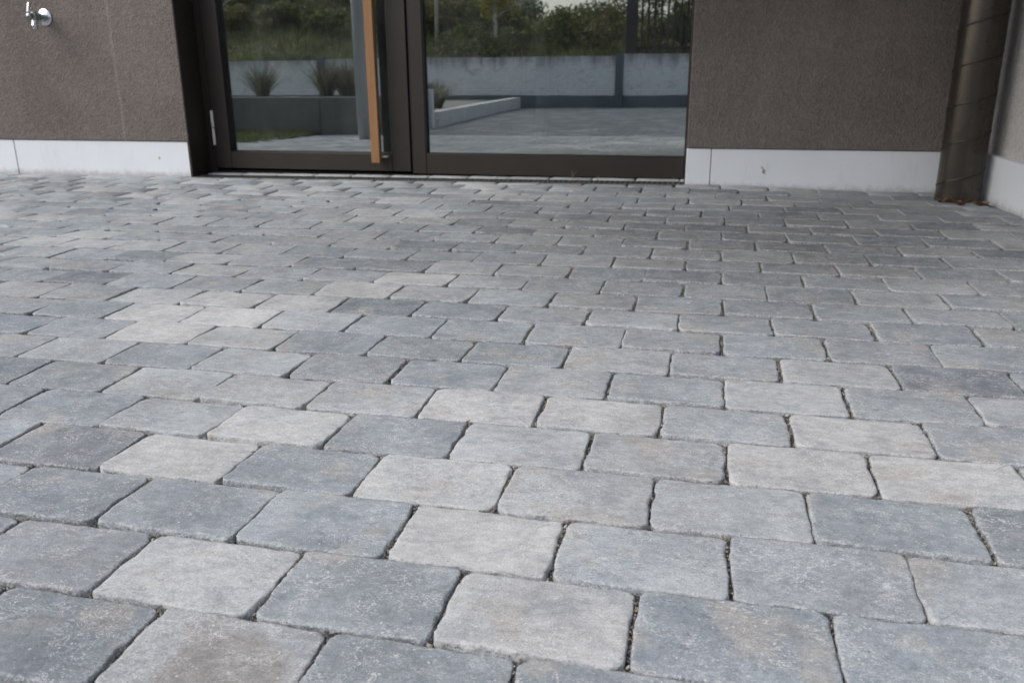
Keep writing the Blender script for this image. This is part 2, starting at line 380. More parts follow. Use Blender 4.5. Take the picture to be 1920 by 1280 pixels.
# skirt so that it is a solid bed
b0 = len(mb.v); mb.add([(x, y, -.29) for (x, y) in ((xs[0], ys[0]), (xs[-1], ys[0]), (xs[-1], ys[-1]), (xs[0], ys[-1]))], [(3, 2, 1, 0)])
k = len(ys)-1
mb.f += [(0, *range(1, n), b0+1, b0), ] ; mb.f += [(k*n+n-1, *[k*n+i for i in range(n-2, -1, -1)], b0+3, b0+2)]
mb.f += [(b0, b0+3, *[j*n for j in range(k, -1, -1)])]; mb.f += [(b0+2, b0+1, *[j*n+n-1 for j in range(0, k+1)])]
paving = tag(mb.build('paving', M['bed']), kind='structure')
paving['label'] = 'courtyard of grey tumbled concrete pavers in running bond'

# ------------------------------------------------------------------ pavers
def outline(lx, ly, rr, n):
    """rounded rectangle, n points, corner radii rr[4]"""
    hx, hy = lx/2, ly/2; pts = []
    cs = [(hx-rr[0], hy-rr[0], 0, rr[0]), (-hx+rr[1], hy-rr[1], 90, rr[1]), (-hx+rr[2], -hy+rr[2], 180, rr[2]), (hx-rr[3], -hy+rr[3], 270, rr[3])]
    na = max(2, min(9, n//10))
    for i, (cx, cy, a0, r) in enumerate(cs):
        for k in range(na+1):
            a = R(a0 + 90*k/na); pts.append((cx + r*math.cos(a), cy + r*math.sin(a)))
        nx = cs[(i+1) % 4]; a = R(a0+90); p = pts[-1]; b = R(nx[2]); q = (nx[0]+nx[3]*math.cos(b), nx[1]+nx[3]*math.sin(b))
        d = math.hypot(q[0]-p[0], q[1]-p[1]); m = max(1, int(round(n*.6*d/(2*(lx+ly)))))
        for k in range(1, m+1): pts.append((p[0]+(q[0]-p[0])*k/(m+1), p[1]+(q[1]-p[1])*k/(m+1)))
    return pts
RINGS_HI = [(-.0015, -.042, 1), (0, -.008, 1), (.0001, -.0026, 1), (.0005, -.0010, 1), (.0014, -.0002, .95), (.0034, 0, .65), (.0075, .0001, .22), (.016, .0002, .0), (.042, .0003, 0)]
RINGS_LO = [(-.001, -.022, 1), (.0001, -.0030, 1), (.0016, -.0004, .6), (.007, 0, 0)]
def paver_geo(lx, ly, r, n, rings, jit=1.0):
    rr = [min(r.uniform(.010, .024), lx*.3, ly*.3) for _ in range(4)]
    o = outline(lx, ly, rr, n); N_ = len(o); hx, hy = lx/2, ly/2
    ph = [(r.uniform(0, 6.28), r.uniform(.2, 1)*.0008*jit, kk) for kk in (2, 3, 5, 7, 11, 17)]
    nrm = []
    for i in range(N_):
        a, b = o[i-1], o[(i+1) % N_]; t = (b[0]-a[0], b[1]-a[1]); l = math.hypot(*t) or 1; nrm.append((t[1]/l, -t[0]/l))
    chips = [(r.randrange(N_), r.uniform(.002, .006), r.uniform(1.5, 5.5)) for _ in range(r.randint(5, 12))] if jit > .5 else []
    vs, ed = [], []
    for inset, z, e in rings:
        for i in range(N_):
            x, y = o[i]
            if inset < .015: x -= nrm[i][0]*inset; y -= nrm[i][1]*inset
            else: x *= 1-inset/hx; y *= 1-inset/hy
            zz = z
            if inset < .03:
                w_ = sum(a*math.sin(kk*6.283*i/N_ + p) for p, a, kk in ph) + r.uniform(-.0011, .0011)*jit
                x += nrm[i][0]*w_; y += nrm[i][1]*w_
                if -.01 < z < 0 and inset < .004:
                    zz += r.uniform(-.0009, .0003)*jit
                    for ci, cd, cw in chips:
                        dd = min(abs(i-ci), N_-abs(i-ci)); q = max(0, 1-dd/cw)
                        zz -= cd*q*.45*max(0, 1-inset/.008); x -= nrm[i][0]*min(cd, .004)*q*.3*(inset < .003); y -= nrm[i][1]*min(cd, .004)*q*.3*(inset < .003)
            vs.append((x, y, zz)); ed.append(e)
    k = len(rings)
    fs = [(j*N_+i, j*N_+(i+1) % N_, (j+1)*N_+(i+1) % N_, (j+1)*N_+i) for j in range(k-1) for i in range(N_)]
    vs.append((0, 0, rings[-1][1]+.0002)); ed.append(0); c = len(vs)-1
    fs += [((k-1)*N_+i, (k-1)*N_+(i+1) % N_, c) for i in range(N_)]
    return vs, fs, ed
def attr_mesh(name, vs, fs, ed, cols=None):
    me = bpy.data.meshes.new(name); me.from_pydata(vs, [], fs); me.update()
    me.polygons.foreach_set('use_smooth', [True]*len(me.polygons))
    a = me.attributes.new('edge', 'FLOAT', 'POINT'); a.data.foreach_set('value', ed)
    if cols:
        a = me.attributes.new('Col', 'FLOAT_COLOR', 'POINT'); a.data.foreach_set('color', [q for c in cols for q in (*c, 1.0)])
    return me
GAPX, GAPY = .0050, .0
variants = []
for i in range(26):
    me = attr_mesh('paver', *paver_geo(LP-GAPX+rnd.uniform(-.002, .002), WP-GAPY+rnd.uniform(-.0015, .0015), random.Random(100+i), 190, RINGS_HI))
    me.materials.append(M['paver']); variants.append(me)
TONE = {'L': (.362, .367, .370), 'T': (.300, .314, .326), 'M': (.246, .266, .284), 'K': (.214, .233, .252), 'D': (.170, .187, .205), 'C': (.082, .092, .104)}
KNOWN = {  # tones read off the photograph, row -> (left joint of the first paver, tones)
    -3: (-4.5, 'MLMKTM'), -2: (-4, 'KTMKMT'), -1: (-5.5, 'MMLMLKMT'), 0: (-5, 'KMMLTMTM'), 1: (-5.5, 'DLMLTTMKM'), 2: (-7, 'MMTLKTTLLM'), 3: (-6.5, 'MTTTLLTLMM'),
    4: (-7, 'TMTMMTMTMTM'), 5: (-6.5, 'LTKMMTMTDKM'), 6: (-7, 'LLTMMMMMKMTM'), 7: (-7.5, 'TLLDKMTMMKMMT'), 8: (-8, 'MKMLTMTMKMTKMM'), 9: (-8.5, 'MTMMLTMKMKTMDMT')}
def tone(r_, k_):
    q = random.Random(int(r_*7919 + round(k_*2)*104729))
    t = None
    if r_ in KNOWN:
        k0, s_ = KNOWN[r_]; i = int(round(k_-k0))
        if 0 <= i < len(s_): t = s_[i]
    if t is None: t = q.choice('TTMMMMKKKD' if r_ > -7 else 'DCCCC')  # rows behind the camera get darker tones, painting in the building's shade
    b = q.uniform(.94, 1.06); w_ = q.uniform(-.006, .005)
    c = TONE[t]; return (c[0]*b+w_, c[1]*b, c[2]*b-w_*.6)
def row_off(r_):
    return (0.0 if r_ % 2 == 0 else .52) + (random.Random(r_*31).uniform(-.16, .16) if r_ >= 15 else random.Random(r_*17).uniform(-.015, .015))
def project(p):
    d = Vector(p)-CAM; z = d.dot(C_F)
    if z < .05: return None
    f_ = 1585.5; return (960+f_*d.dot(C_R)/z, 640-f_*d.dot(C_U)/z)
spots = []
for r_ in range(-56, 23):
    y0, y1 = r_*WP, (r_+1)*WP
    off = row_off(r_)
    for k in range(-34, 14):
        k_ = k + off; x0, x1 = k_*LP, (k_+1)*LP; xc = (x0+x1)/2
        a, b, c, d = x0, x1, y0, y1
        if y0 > -.4: b = min(b, XS-.004)
        if y0 > -.4 and y1 > 1.0 and a > XS-.05: continue
        if -4.7 > a and c < .7: continue                  # lawn and planting bed
        if c < -1.1 and xc < -3.75 - .1*(-2.7-yc if (yc := (c+d)/2) < -2.7 else 0): continue
        lim = 3.606 if DX0-.02 < xc < DX1+.06 else 3.647
        d = min(d, lim)
        if b > 3.0 or a < -6.8 or b-a < .05 or d-c < .03: continue
        cut = (b-a < LP-.001) or (d-c < WP-.001)
        area = -1
        cs = [project((px, py, gz(px, py))) for px, py in ((a, c), (b, c), (b, d), (a, d))]
        if all(cs) and any(-5 < q[0] < 1925 and -5 < q[1] < 1285 for q in cs):
            cc = [(max(0, min(1920, q[0])), max(0, min(1280, q[1]))) for q in cs]
            area = abs(sum(cc[i][0]*cc[(i+1) % 4][1]-cc[(i+1) % 4][0]*cc[i][1] for i in range(4)))/2
        spots.append((area, r_, round((k + (0 if r_ % 2 == 0 else .5))*2)/2, a, b, c, d, cut))
spots.sort(key=lambda s: -s[0])
vsA, fsA, edA, coA = [], [], [], []
near_joints = []
for idx, (area, r_, k_, a, b, c, d, cut) in enumerate(spots):
    xc, yc = (a+b)/2 + rnd.uniform(-.0022, .0022), (c+d)/2 + rnd.uniform(-.0010, .0010)
    z = gz(xc, yc) + rnd.gauss(0, .0007)
    tx = (gz(xc, yc+.05)-gz(xc, yc-.05))/.1 + rnd.gauss(0, .0045); ty = -(gz(xc+.05, yc)-gz(xc-.05, yc))/.1 + rnd.gauss(0, .005)
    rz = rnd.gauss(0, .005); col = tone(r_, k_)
    if idx < 300 and area > 0:
        if cut:
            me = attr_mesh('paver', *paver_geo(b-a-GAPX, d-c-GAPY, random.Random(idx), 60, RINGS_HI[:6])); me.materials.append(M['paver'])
        else: me = variants[rnd.randrange(len(variants))]
        o = bpy.data.objects.new('paver', me); COL.objects.link(o); o.parent = paving
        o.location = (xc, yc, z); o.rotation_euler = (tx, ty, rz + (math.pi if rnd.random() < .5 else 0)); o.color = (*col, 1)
        if area > 1500: near_joints.append((a, b, c, d))
    else:
        v, f, e = paver_geo(b-a-GAPX, d-c-GAPY, random.Random(idx), 30 if yc > -.6 else 12, RINGS_LO, 1.0 if yc > -.6 else .4)
        o0 = len(vsA); cz, sz = math.cos(rz), math.sin(rz)
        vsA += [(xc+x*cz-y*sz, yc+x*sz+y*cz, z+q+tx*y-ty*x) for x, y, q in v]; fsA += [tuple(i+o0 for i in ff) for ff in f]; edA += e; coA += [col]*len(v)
# narrow cut strip between the drain grate and the door
x = DX0+.02; i = 0
while x < DX1-.03:
    w_ = min(.24, DX1-.006-x)
    v, f, e = paver_geo(w_-.007, .085, random.Random(900+i), 40, RINGS_LO)
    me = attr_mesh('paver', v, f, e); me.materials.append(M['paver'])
    o = bpy.data.objects.new('paver', me); COL.objects.link(o); o.parent = paving
    o.location = (x+w_/2, 3.795, gz(x+w_/2, 3.79)+.001); o.color = (*TONE[rnd.choice('TTLM')], 1)
    x += .24; i += 1
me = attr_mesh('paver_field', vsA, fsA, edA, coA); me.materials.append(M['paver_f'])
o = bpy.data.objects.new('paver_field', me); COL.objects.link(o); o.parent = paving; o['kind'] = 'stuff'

# loose grit lying in the joints of the nearer pavers
mb = MB()
def grain(mb, x, y, z, s, r):
    p = [(1, 0, 0), (-1, 0, 0), (0, 1, 0), (0, -1, 0), (0, 0, 1), (0, 0, -1)]
    a = r.uniform(0, 3.14); ca, sa = math.cos(a), math.sin(a); q = [s*r.uniform(.6, 1.3) for _ in range(6)]
    mb.add([(x+(u*ca-v*sa)*q[i], y+(u*sa+v*ca)*q[i], z+w_*q[i]*.8) for i, (u, v, w_) in enumerate(p)],
           [(0, 2, 4), (2, 1, 4), (1, 3, 4), (3, 0, 4), (2, 0, 5), (1, 2, 5), (3, 1, 5), (0, 3, 5)])
for (a, b, c, d) in near_joints:
    for _ in range(120):
        y = rnd.uniform(c, d); x = a + rnd.gauss(0, .0026); grain(mb, x, y, gz(x, y)-.008+rnd.uniform(0, .0055), rnd.uniform(.0008, .0024), rnd)
    for _ in range(120):
        x = rnd.uniform(a, b); y = d + rnd.gauss(0, .0017); grain(mb, x, y, gz(x, y)-.0026+rnd.uniform(0, .0024), rnd.uniform(.0005, .0012), rnd)
    for cx in (a, b):
        for _ in range(22): x = cx + rnd.gauss(0, .007); y = d + rnd.gauss(0, .005); grain(mb, x, y, gz(x, y)-.009+rnd.uniform(0, .006), rnd.uniform(.0008, .0023), rnd)
o = mb.build('joint_grit', M['grit'], paving); o['kind'] = 'stuff'

# ------------------------------------------------------------------ building
bld = tag(empty('building', (0, YW, 0)), 'brown rendered building with white plinth and dark bronze glazed entrance', 'building')
def part(mb, name, mat, parent=bld, smooth=False):
    """mesh written in world coordinates, parented to an object whose world location is known"""
    wl = Vector(parent.location); p = parent.parent
    while p: wl += Vector(p.location); p = p.parent
    mb.v = [tuple(Vector(v)-wl) for v in mb.v]
    return mb.build(name, mat, parent, smooth)
SO = .006        # render stands slightly proud of the plinth
PT = .271
ZT = 3.3
part(MB().box(-9.2, DX0, YW-SO, YW+.30, PT, ZT, .004), 'wall', M['stucco'])
part(MB().box(DX1, 1.26, YW-SO, YW+.30, PT, ZT, .004), 'wall', M['stucco'])
part(MB().box(DX0, DX1, YW-SO, YW+.30, 2.45, ZT), 'wall', M['stucco'])
sw = part(MB().box(1.25, 1.60, 1.35, YW-SO-.002, PT, ZT, .004), 'side_wall', M['stucco_grey'])
sw['label'] = 'pale grey rendered side wall beside the drainpipe'
part(MB().box(-9.2, -7.0, YW, YW+.28, -.25, PT-.002, .002), 'plinth_board', M['plinth'])
part(MB().box(-6.998, -4.362, YW, YW+.28, -.25, PT-.002, .003), 'plinth_board', M['plinth'])
part(MB().box(-4.357, DX0, YW, YW+.28, -.25, PT-.002, .003), 'plinth_board', M['plinth'])
part(MB().box(DX1, -.0545, YW, YW+.28, -.25, PT-.002, .003), 'plinth_board', M['plinth'])
part(MB().box(-.0515, 1.23, YW+.001, YW+.28, -.25, PT-.002, .003), 'plinth_board', M['plinth'])
part(MB().box(XS, 1.62, 1.33, YW-.002, -.25, PT+.004, .004), 'plinth_board', M['plinth'])
# flaked spots in the plinth paint
def chip(x, z, s, seed):
    r = random.Random(seed); n = 9; mb = MB()
    pts = [(x+math.cos(6.283*i/n)*s*r.uniform(.5, 1.1)*.8, z+math.sin(6.283*i/n)*s*r.uniform(.6, 1.3)) for i in range(n)]
    mb.add([(p, YW-.0012, q) for p, q in pts]+[(p, YW+.003, q) for p, q in pts], [tuple(range(n))]+[(i, i+n, (i+1) % n+n, (i+1) % n) for i in range(n)])
    part(mb, 'paint_flake', M['flake'])
M['flake'] = simple('bare_board', (.26, .20, .14), (.36, .29, .21), .9, 0, 60, .3)
chip(.217, .158, .013, 1); chip(.207, .178, .006, 2); chip(-3.33, .172, .009, 3)
# canopy over the corner, above the frame of the picture
cp = part(MB().box(-2.45, 1.60, .70, YW-SO-.001, 2.55, 2.8, .006), 'canopy', M['ceiling'])
cp['label'] = 'flat canopy slab over the entrance corner'
part(MB().box(-9.2, 1.60, YW+.001, 10.2, ZT+.001, ZT+.25), 'roof_slab', M['ceiling'])
# room behind the glass
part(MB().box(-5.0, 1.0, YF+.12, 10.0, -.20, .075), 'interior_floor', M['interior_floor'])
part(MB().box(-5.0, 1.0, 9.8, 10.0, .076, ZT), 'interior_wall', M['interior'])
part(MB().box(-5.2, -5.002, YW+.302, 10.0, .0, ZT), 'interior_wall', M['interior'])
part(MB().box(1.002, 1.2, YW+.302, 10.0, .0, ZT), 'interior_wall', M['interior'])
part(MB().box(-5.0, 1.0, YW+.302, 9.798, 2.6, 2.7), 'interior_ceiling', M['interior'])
ip = MB().box(-1.62, -1.535, 6.76, 6.845, .076, 2.598, .004).build('room_post', M['interior_pale'])
tag(ip, 'pale square post standing in the dark room behind the fixed pane', 'post')

# entrance: fixed bronze frame with a hinged leaf on the left and a wide fixed pane on the right
door = empty('entrance_door', (-1.75, YF-YW, 0)); door.parent = bld
door['label'] = 'dark bronze framed glass entrance with oak pull bar'
def dpart(mb, name, mat, smooth=False): return part(mb, name, mat, door, smooth)
LX0, LX1 = -3.062, -1.783          # leaf
H = 2.40
dpart(MB().box(DX0-.012, DX0+.003, YW-.003, YF+.09, .055, H+.04, .001), 'reveal_panel', M['bronze'])
dpart(MB().box(DX0-.06, LX0-.006, YF, YF+.08, .06, H, .003), 'frame_jamb', M['bronze'])
dpart(MB().box(LX1+.005, -1.690, YF, YF+.08, .085, H, .003), 'frame_mullion', M['bronze'])
dpart(MB().box(-.196, DX1+.05, YF, YF+.08, .085, H, .003), 'frame_jamb', M['bronze'])
dpart(MB().box(-1.6895, -.1965, YF+.001, YF+.08, .085, .203, .003), 'frame_bottom_rail', M['bronze'])
dpart(MB().box(DX0-.06, DX1+.05, YF+.002, YF+.08, H+.001, H+.06, .003), 'frame_head', M['bronze'])
dpart(MB().box(DX0+.004, LX1+.004, YF+.02, YF+.12, .03, .083), 'threshold', M['rubber'])
# leaf
dpart(MB().box(LX0, -2.957, YF-.012, YF+.06, .098, H-.006, .003), 'leaf_stile', M['bronze'])
dpart(MB().box(-1.899, LX1, YF-.012, YF+.06, .098, H-.006, .003), 'leaf_stile', M['bronze'])
dpart(MB().box(-2.9568, -1.8992, YF-.0115, YF+.06, .098, .200, .003), 'leaf_bottom_rail', M['bronze'])
dpart(MB().box(-2.9568, -1.8992, YF-.0115, YF+.06, H-.11, H-.006, .003), 'leaf_top_rail', M['bronze'])
GY = YF+.030
dpart(MB().box(-2.975, -1.885, GY, GY+.006, .188, H-.10), 'glass_pane', M['glass'])
dpart(MB().box(-1.705, -.185, GY, GY+.006, .190, H-.002), 'glass_pane', M['glass'])
for (a, b, z0, z1) in ((-2.957, -1.899, .200, H-.11), (-1.690, -.196, .203, H)):      # gaskets round the panes
    g = MB(); t = .006
    g.box(a+.0005, a+t, YF+.004, GY-.0005, z0+.0005, z1-.0005); g.box(b-t*.6, b-.0005, YF+.004, GY-.0005, z0+.0005, z1-.0005); g.box(a+t+.0003, b-t*.6-.0003, YF+.004, GY-.0005, z0+.0005, z0+.004)
    dpart(g, 'gasket', M['rubber'])
# hinge: two steel knuckles one above the other
for z0, z1 in ((.238, .338), (.342, .444)):
    dpart(MB().tube([(-3.060, YF-.012, z0), (-3.060, YF-.012, z0+.002), (-3.060, YF-.012, z1-.002), (-3.060, YF-.012, z1)], [.008, .0092, .0092, .008], 14), 'hinge', M['hinge'], True)
for z0, z1 in ((2.0, 2.10), (2.104, 2.206)):
    dpart(MB().tube([(-3.060, YF-.012, z0), (-3.060, YF-.012, z1)], .0092, 14), 'hinge', M['hinge'], True)
hb = dpart(MB().box(-1.999, -1.947, 3.762, 3.802, .153, 2.05, .0025), 'pull_bar', M['wood']); hb['label'] = 'honey coloured oak pull bar'
dpart(MB().box(-1.996, -1.950, 3.8025, 3.810, .156, 2.047), 'back_plate', M['rubber'])
for z in (.185, 1.1, 2.0):
    dpart(MB().tube([(-1.955, 3.812, z), (-1.93, 3.825, z), (-1.925, YF-.011, z)], .007, 12), 'pull_bar_bracket', M['hinge'], True)

# ------------------------------------------------------------------ line drain in front of the threshold
dr = tag(empty('line_drain', ((DX0+DX1)/2, 3.675, gz(-1.6, 3.675))), 'narrow slotted steel line drain along the foot of the glass entrance', 'drain')
gy0, gy1 = 3.612, 3.742
def drz(x): return gz(x, 3.68)+.001
def slab(mb, x0, x1, y0, y1, zt, h):     # box whose top follows the paving along x
    vs = []
    for x_ in (x0, x1):
        for y_ in (y0, y1): vs += [(x_, y_, drz(x_)+zt-h), (x_, y_, drz(x_)+zt)]
    return mb.add(vs, [(0, 1, 3, 2), (4, 6, 7, 5), (0, 4, 5, 1), (2, 3, 7, 6), (1, 5, 7, 3), (0, 2, 6, 4)])
part(slab(slab(slab(MB(), DX0+.01, DX1-.006, gy0+.002, gy1-.002, -.060, .03), DX0+.01, DX1-.006, gy0+.001, gy0+.004, -.005, .054), DX0+.01, DX1-.006, gy1-.004, gy1-.001, -.005, .054), 'trough', M['drain_dark'], dr)
part(slab(MB(), DX0+.01, DX1-.006, gy0, gy0+.006, .0, .0035), 'edge_rail', M['iron'], dr)
part(slab(MB(), DX0+.01, DX1-.006, gy1-.010, gy1, .0, .0035), 'edge_rail', M['iron'], dr)
x = DX0+.022; proto = None
while x < DX1-.02:
    if proto is None:
        proto = MB().box(-.0034, .0034, -(gy1-gy0)/2+.0065, (gy1-gy0)/2-.0105, -.0045, -.0008, .0006).mesh('bar'); proto.materials.append(M['iron'])
    o = bpy.data.objects.new('bar', proto); COL.objects.link(o); o.parent = dr
    o.location = (x-dr.location.x, .002, drz(x)-dr.location.z); o.rotation_euler.z = 0.0
    x += .0285

# ------------------------------------------------------------------ drainpipe in the corner, spiral seam
PX, PY, PR = 1.097, 3.42, .098
pz = gz(PX, PY)-.03
dp = tag(empty('drainpipe', (PX, PY, pz)), 'thick dark bronze drainpipe with spiral seam in the wall corner', 'drainpipe')
mb = MB(); mb.tube([(0, 0, -.1+.05*i) for i in range(57)], PR, 64); mb.build('pipe', M['pipe'], dp, True)
mb = MB(); pts = []; pitch = .172
for i in range(0, 16*48+1):
    t = 2*math.pi*i/48; z = .018 + pitch*i/48
    if z > 2.50: break
    pts.append((math.cos(t)*(PR+.0002), math.sin(t)*(PR+.0002), z))
# lock-seam: a small rolled fold standing out from the sheet with a groove under it
vs = []; fs = []
for i, (x_, y_, z_) in enumerate(pts):
    l = math.hypot(x_, y_); ux, uy = x_/l, y_/l
    for rr_, dz in ((-.001, .0045), (.0016, .003), (.0022, 0.0), (.0016, -.0025), (-.001, -.003)): vs.append((x_+ux*rr_, y_+uy*rr_, z_+dz))
for i in range(len(pts)-1):
    for j in range(4): fs.append((i*5+j, i*5+j+1, (i+1)*5+j+1, (i+1)*5+j))
mb.add(vs, fs); mb.build('spiral_seam', M['pipe'], dp, True)
mb = MB(); vs = []; fs = []      # dark sealant line under the fold
for i, (x_, y_, z_) in enumerate(pts):
    l = math.hypot(x_, y_); ux, uy = x_/l, y_/l
    vs += [(x_+ux*.0006, y_+uy*.0006, z_-.0025), (x_+ux*.0006, y_+uy*.0006, z_-.0062)]
for i in range(len(pts)-1): fs.append((i*2, i*2+1, i*2+3, i*2+2))
mb.add(vs, fs); mb.build('seam_groove', M['rubber'], dp, True)
MB().box(-.02, .02, .08, YW-PY-SO+.02, 2.2, 2.24, .002).build('bracket', M['pipe'], dp)

# ------------------------------------------------------------------ outdoor tap
tp = tag(empty('outdoor_tap', (-3.975, YW-SO, .985)), 'chrome outdoor tap with round wall plate and lever on brown wall', 'tap')
def lathe_y(prof, n=32):   # profile (radius, distance out from the wall)
    mb = MB(); vs = [(r_*math.cos(6.283185*k/n), -d_, r_*math.sin(6.283185*k/n)) for r_, d_ in prof for k in range(n)]
    fs = [(j*n+k, (j+1)*n+k, (j+1)*n+(k+1) % n, j*n+(k+1) % n) for j in range(len(prof)-1) for k in range(n)]
    return mb.add(vs, fs)
lathe_y([(.0, -.002), (.048, -.002), (.049, .004), (.046, .008), (.02, .011), (.013, .012), (.0, .012)]).build('wall_plate', M['chrome'], tp, True)
lathe_y([(.017, .008), (.017, .044), (.022, .046), (.022, .062), (.018, .066), (.018, .072), (.026, .078), (.027, .098), (.021, .104), (.016, .107), (.016, .120), (.019, .122), (.019, .132), (.012, .138), (0, .139)]).build('body', M['gunmetal'], tp, True)
MB().tube([(0, -.086, -.008), (0, -.087, -.026), (0, -.091, -.036), (0, -.093, -.046), (0, -.093, -.047), (0, -.093, -.052), (0, -.093, -.053), (0, -.093, -.070)], [.018, .018, .0165, .016, .020, .020, .0175, .0165], 24).build('spout', M['chrome'], tp, True)
MB().tube([(0, -.127, .010), (0, -.127, .024), (.002, -.121, .046), (.003, -.114, .070), (.003, -.112, .076)], [.009, .0095, .0095, .0105, .006], 16).build('lever', M['chrome'], tp, True)

# ------------------------------------------------------------------ small litter: leaves at the pipe foot, dry stems at the threshold
def leaf(x, y, s, rz, seed, mat, label, group, lift=.004):
    r = random.Random(seed); mb = MB(); n = 8; vs = []
    for i in range(n+1):
        t = i/n; w_ = math.sin(math.pi*min(1, t*1.02))**.7*.36*(1-.25*t)*r.uniform(.8, 1.15)
        curl = .16*math.sin(3.1*t+seed)+.22*t*t
        for sd, up in ((-1, .14), (0, 0), (1, .10)): vs.append(((t-.5)*s, sd*w_*s, (curl*1.3+up*2.2*abs(sd)*math.sin(3.14*t))*s))
    fs = [(i*3+j, i*3+j+1, i*3+j+4, i*3+j+3) for i in range(n) for j in (0, 1)]
    mb.add(vs, fs); zmin = min(v[2] for v in mb.v); mb.v = [(a, b, c-zmin) for a, b, c in mb.v]
    o = mb.build('fallen_leaf', mat, None, True, (x, y, gz(x, y)+.001)); o.rotation_euler.z = rz
    return tag(o, label, 'leaf', group)
for i, (x, y, s) in enumerate(((1.035, 3.295, .07), (1.065, 3.285, .05), (1.0, 3.32, .055), (1.10, 3.28, .045))):
    leaf(x, y, s, i*1.9, i+1, M['dryleaf'], 'curled brown dry leaf against the foot of the drainpipe', 'dry leaves at the drainpipe foot')
for i, (x, y, s) in enumerate(((1.135, 3.215, .065), (1.17, 3.235, .055))):
    leaf(x, y, s, .4+i*1.3, i+8, M['dryleaf'], 'orange brown leaf on the paving between drainpipe and side plinth', 'orange leaves by the side plinth')
leaf(1.062, 3.225, .055, .2, 21, M['redleaf'], 'faded red leaf on the paving in front of the drainpipe', None)
leaf(-.484, .474, .011, .9, 22, M['dryleaf'], 'tiny orange leaf scrap caught in a paver joint', None)
for i, (x, y, h) in enumerate(((-.80, 3.752, .055), (-.66, 3.752, .035), (-.255, 3.75, .03), (-1.24, 3.752, .03))):
    mb = MB(); r = random.Random(i+60); z0 = gz(x, y)-.004
    for b in range(4 if i == 0 else 2):
        a = r.uniform(-.5, .5); mb.tube([(0, 0, 0), (h*.25*a, -.004, h*.55), (h*.7*a+.004*b, -.008, h*r.uniform(.8, 1.1))], [.0013, .001, .0005], 5)
    tag(mb.build('dry_weed', M['weed'] if 'weed' in M else M.setdefault('weed', simple('dry_weed', (.20, .17, .10), (.28, .24, .15), .9)), None, False, (x, y, z0)),
        'thin dry weed sprouting from the line drain by the fixed pane' , 'weed', 'dry weeds along the line drain')

# ------------------------------------------------------------------ the yard behind the camera (mirrored in the glass)
YG = .14
def blades(mb, n, cx, cy, rx, ry, h0, h1, r, zf, w0=.004, lean=.3):
    for _ in range(n):
        x = cx + r.uniform(-rx, rx); y = cy + r.uniform(-ry, ry); h = r.uniform(h0, h1); a = r.uniform(0, 6.28); l = r.uniform(0, lean)*h
        z = zf(x, y); dx, dy = math.cos(a), math.sin(a); w_ = w0*r.uniform(.6, 1.3)
        mb.add([(x-dy*w_, y+dx*w_, z), (x+dy*w_, y-dx*w_, z), (x+dx*l*.35+dy*w_*.7, y+dy*l*.35-dx*w_*.7, z+h*.6), (x+dx*l*.35-dy*w_*.7, y+dy*l*.35+dx*w_*.7, z+h*.6), (x+dx*l, y+dy*l, z+h)], [(0, 1, 2, 3), (3, 2, 4)])
# lawn strip
mb = MB().box(-7.59, -4.72, -1.08, .68, -.29, -.028)
tag(mb.build('lawn', M['field']), kind='structure')
mb = MB(); blades(mb, 9000, -6.15, -.2, 1.42, .86, .02, .06, random.Random(5), lambda x, y: -.030, .003, .7)
tag(mb.build('lawn_grass', M['grass']), 'short yellow green lawn grass in front of the raised planter', 'grass', kind='stuff')
# raised planter: front wall of cast concrete elements, bed, low kerb on its far side
pl = tag(empty('raised_planter', (-5.0, -1.09, -.03)), 'long dark grey concrete raised planter beside the lawn', 'planter')
for a, b in ((-9.0, -7.004), (-6.998, -4.715), (-4.709, -3.95)):
    part(MB().box(a, b, -1.21, -1.09, -.28, .385, .008), 'planter_wall', M['planter_conc'], pl)
part(MB().box(-4.07, -3.95, -2.4, -1.212, -.28, .385, .008), 'planter_wall', M['planter_conc'], pl)
part(MB().box(-9.0, -4.072, -2.4, -1.212, -.27, .30), 'bed', M['soil'], pl)
kb = tag(empty('planter_kerb', (-3.75, -2.6, -.04)), 'low pale concrete kerb edging the gravel bed', 'kerb')
x0_, y0_, x1_, y1_ = -3.74, -2.62, -4.05, -9.2
for i in range(4):
    t0, t1 = i/4, (i+1)/4-.002
    mb = MB(); pts = []
    for t in (t0, t1):
        x = x0_+(x1_-x0_)*t; y = y0_+(y1_-y0_)*t; pts += [(x-.10, y, -.25), (x+.05, y, -.25), (x+.05, y, .155), (x-.10, y, .155)]
    mb.add(pts, [(0, 1, 2, 3), (7, 6, 5, 4), (0, 4, 5, 1), (1, 5, 6, 2), (2, 6, 7, 3), (3, 7, 4, 0)])
    part(mb, 'kerb_stone', M['kerb_conc'], kb)
bo = tag(empty('bollard', (-3.74, -2.36, -.04)), 'short white square bollard at the end of the kerb', 'bollard')
MB().box(-.05, .05, -.05, .05, -.1, .48, .006).build('shaft', M['white_post'], bo); MB().box(-.053, .053, -.053, .053, .481, .492, .003).build('cap', M['white_post'], bo)
# steel column
cl = tag(empty('steel_column', (-3.69, .02, gz(-3.69, .02))), 'round grey steel column standing on the paving', 'column')
MB().tube([(0, 0, -.03), (0, 0, 3.0)], .068, 40).build('shaft', M['column'], cl, True)
MB().box(-.11, .11, -.11, .11, -.02, .008, .003).build('base_plate', M['column'], cl)
MB().tube([(0, 0, 3.001), (0, 0, 3.02)], .075, 40).build('cap', M['column'], cl, True)
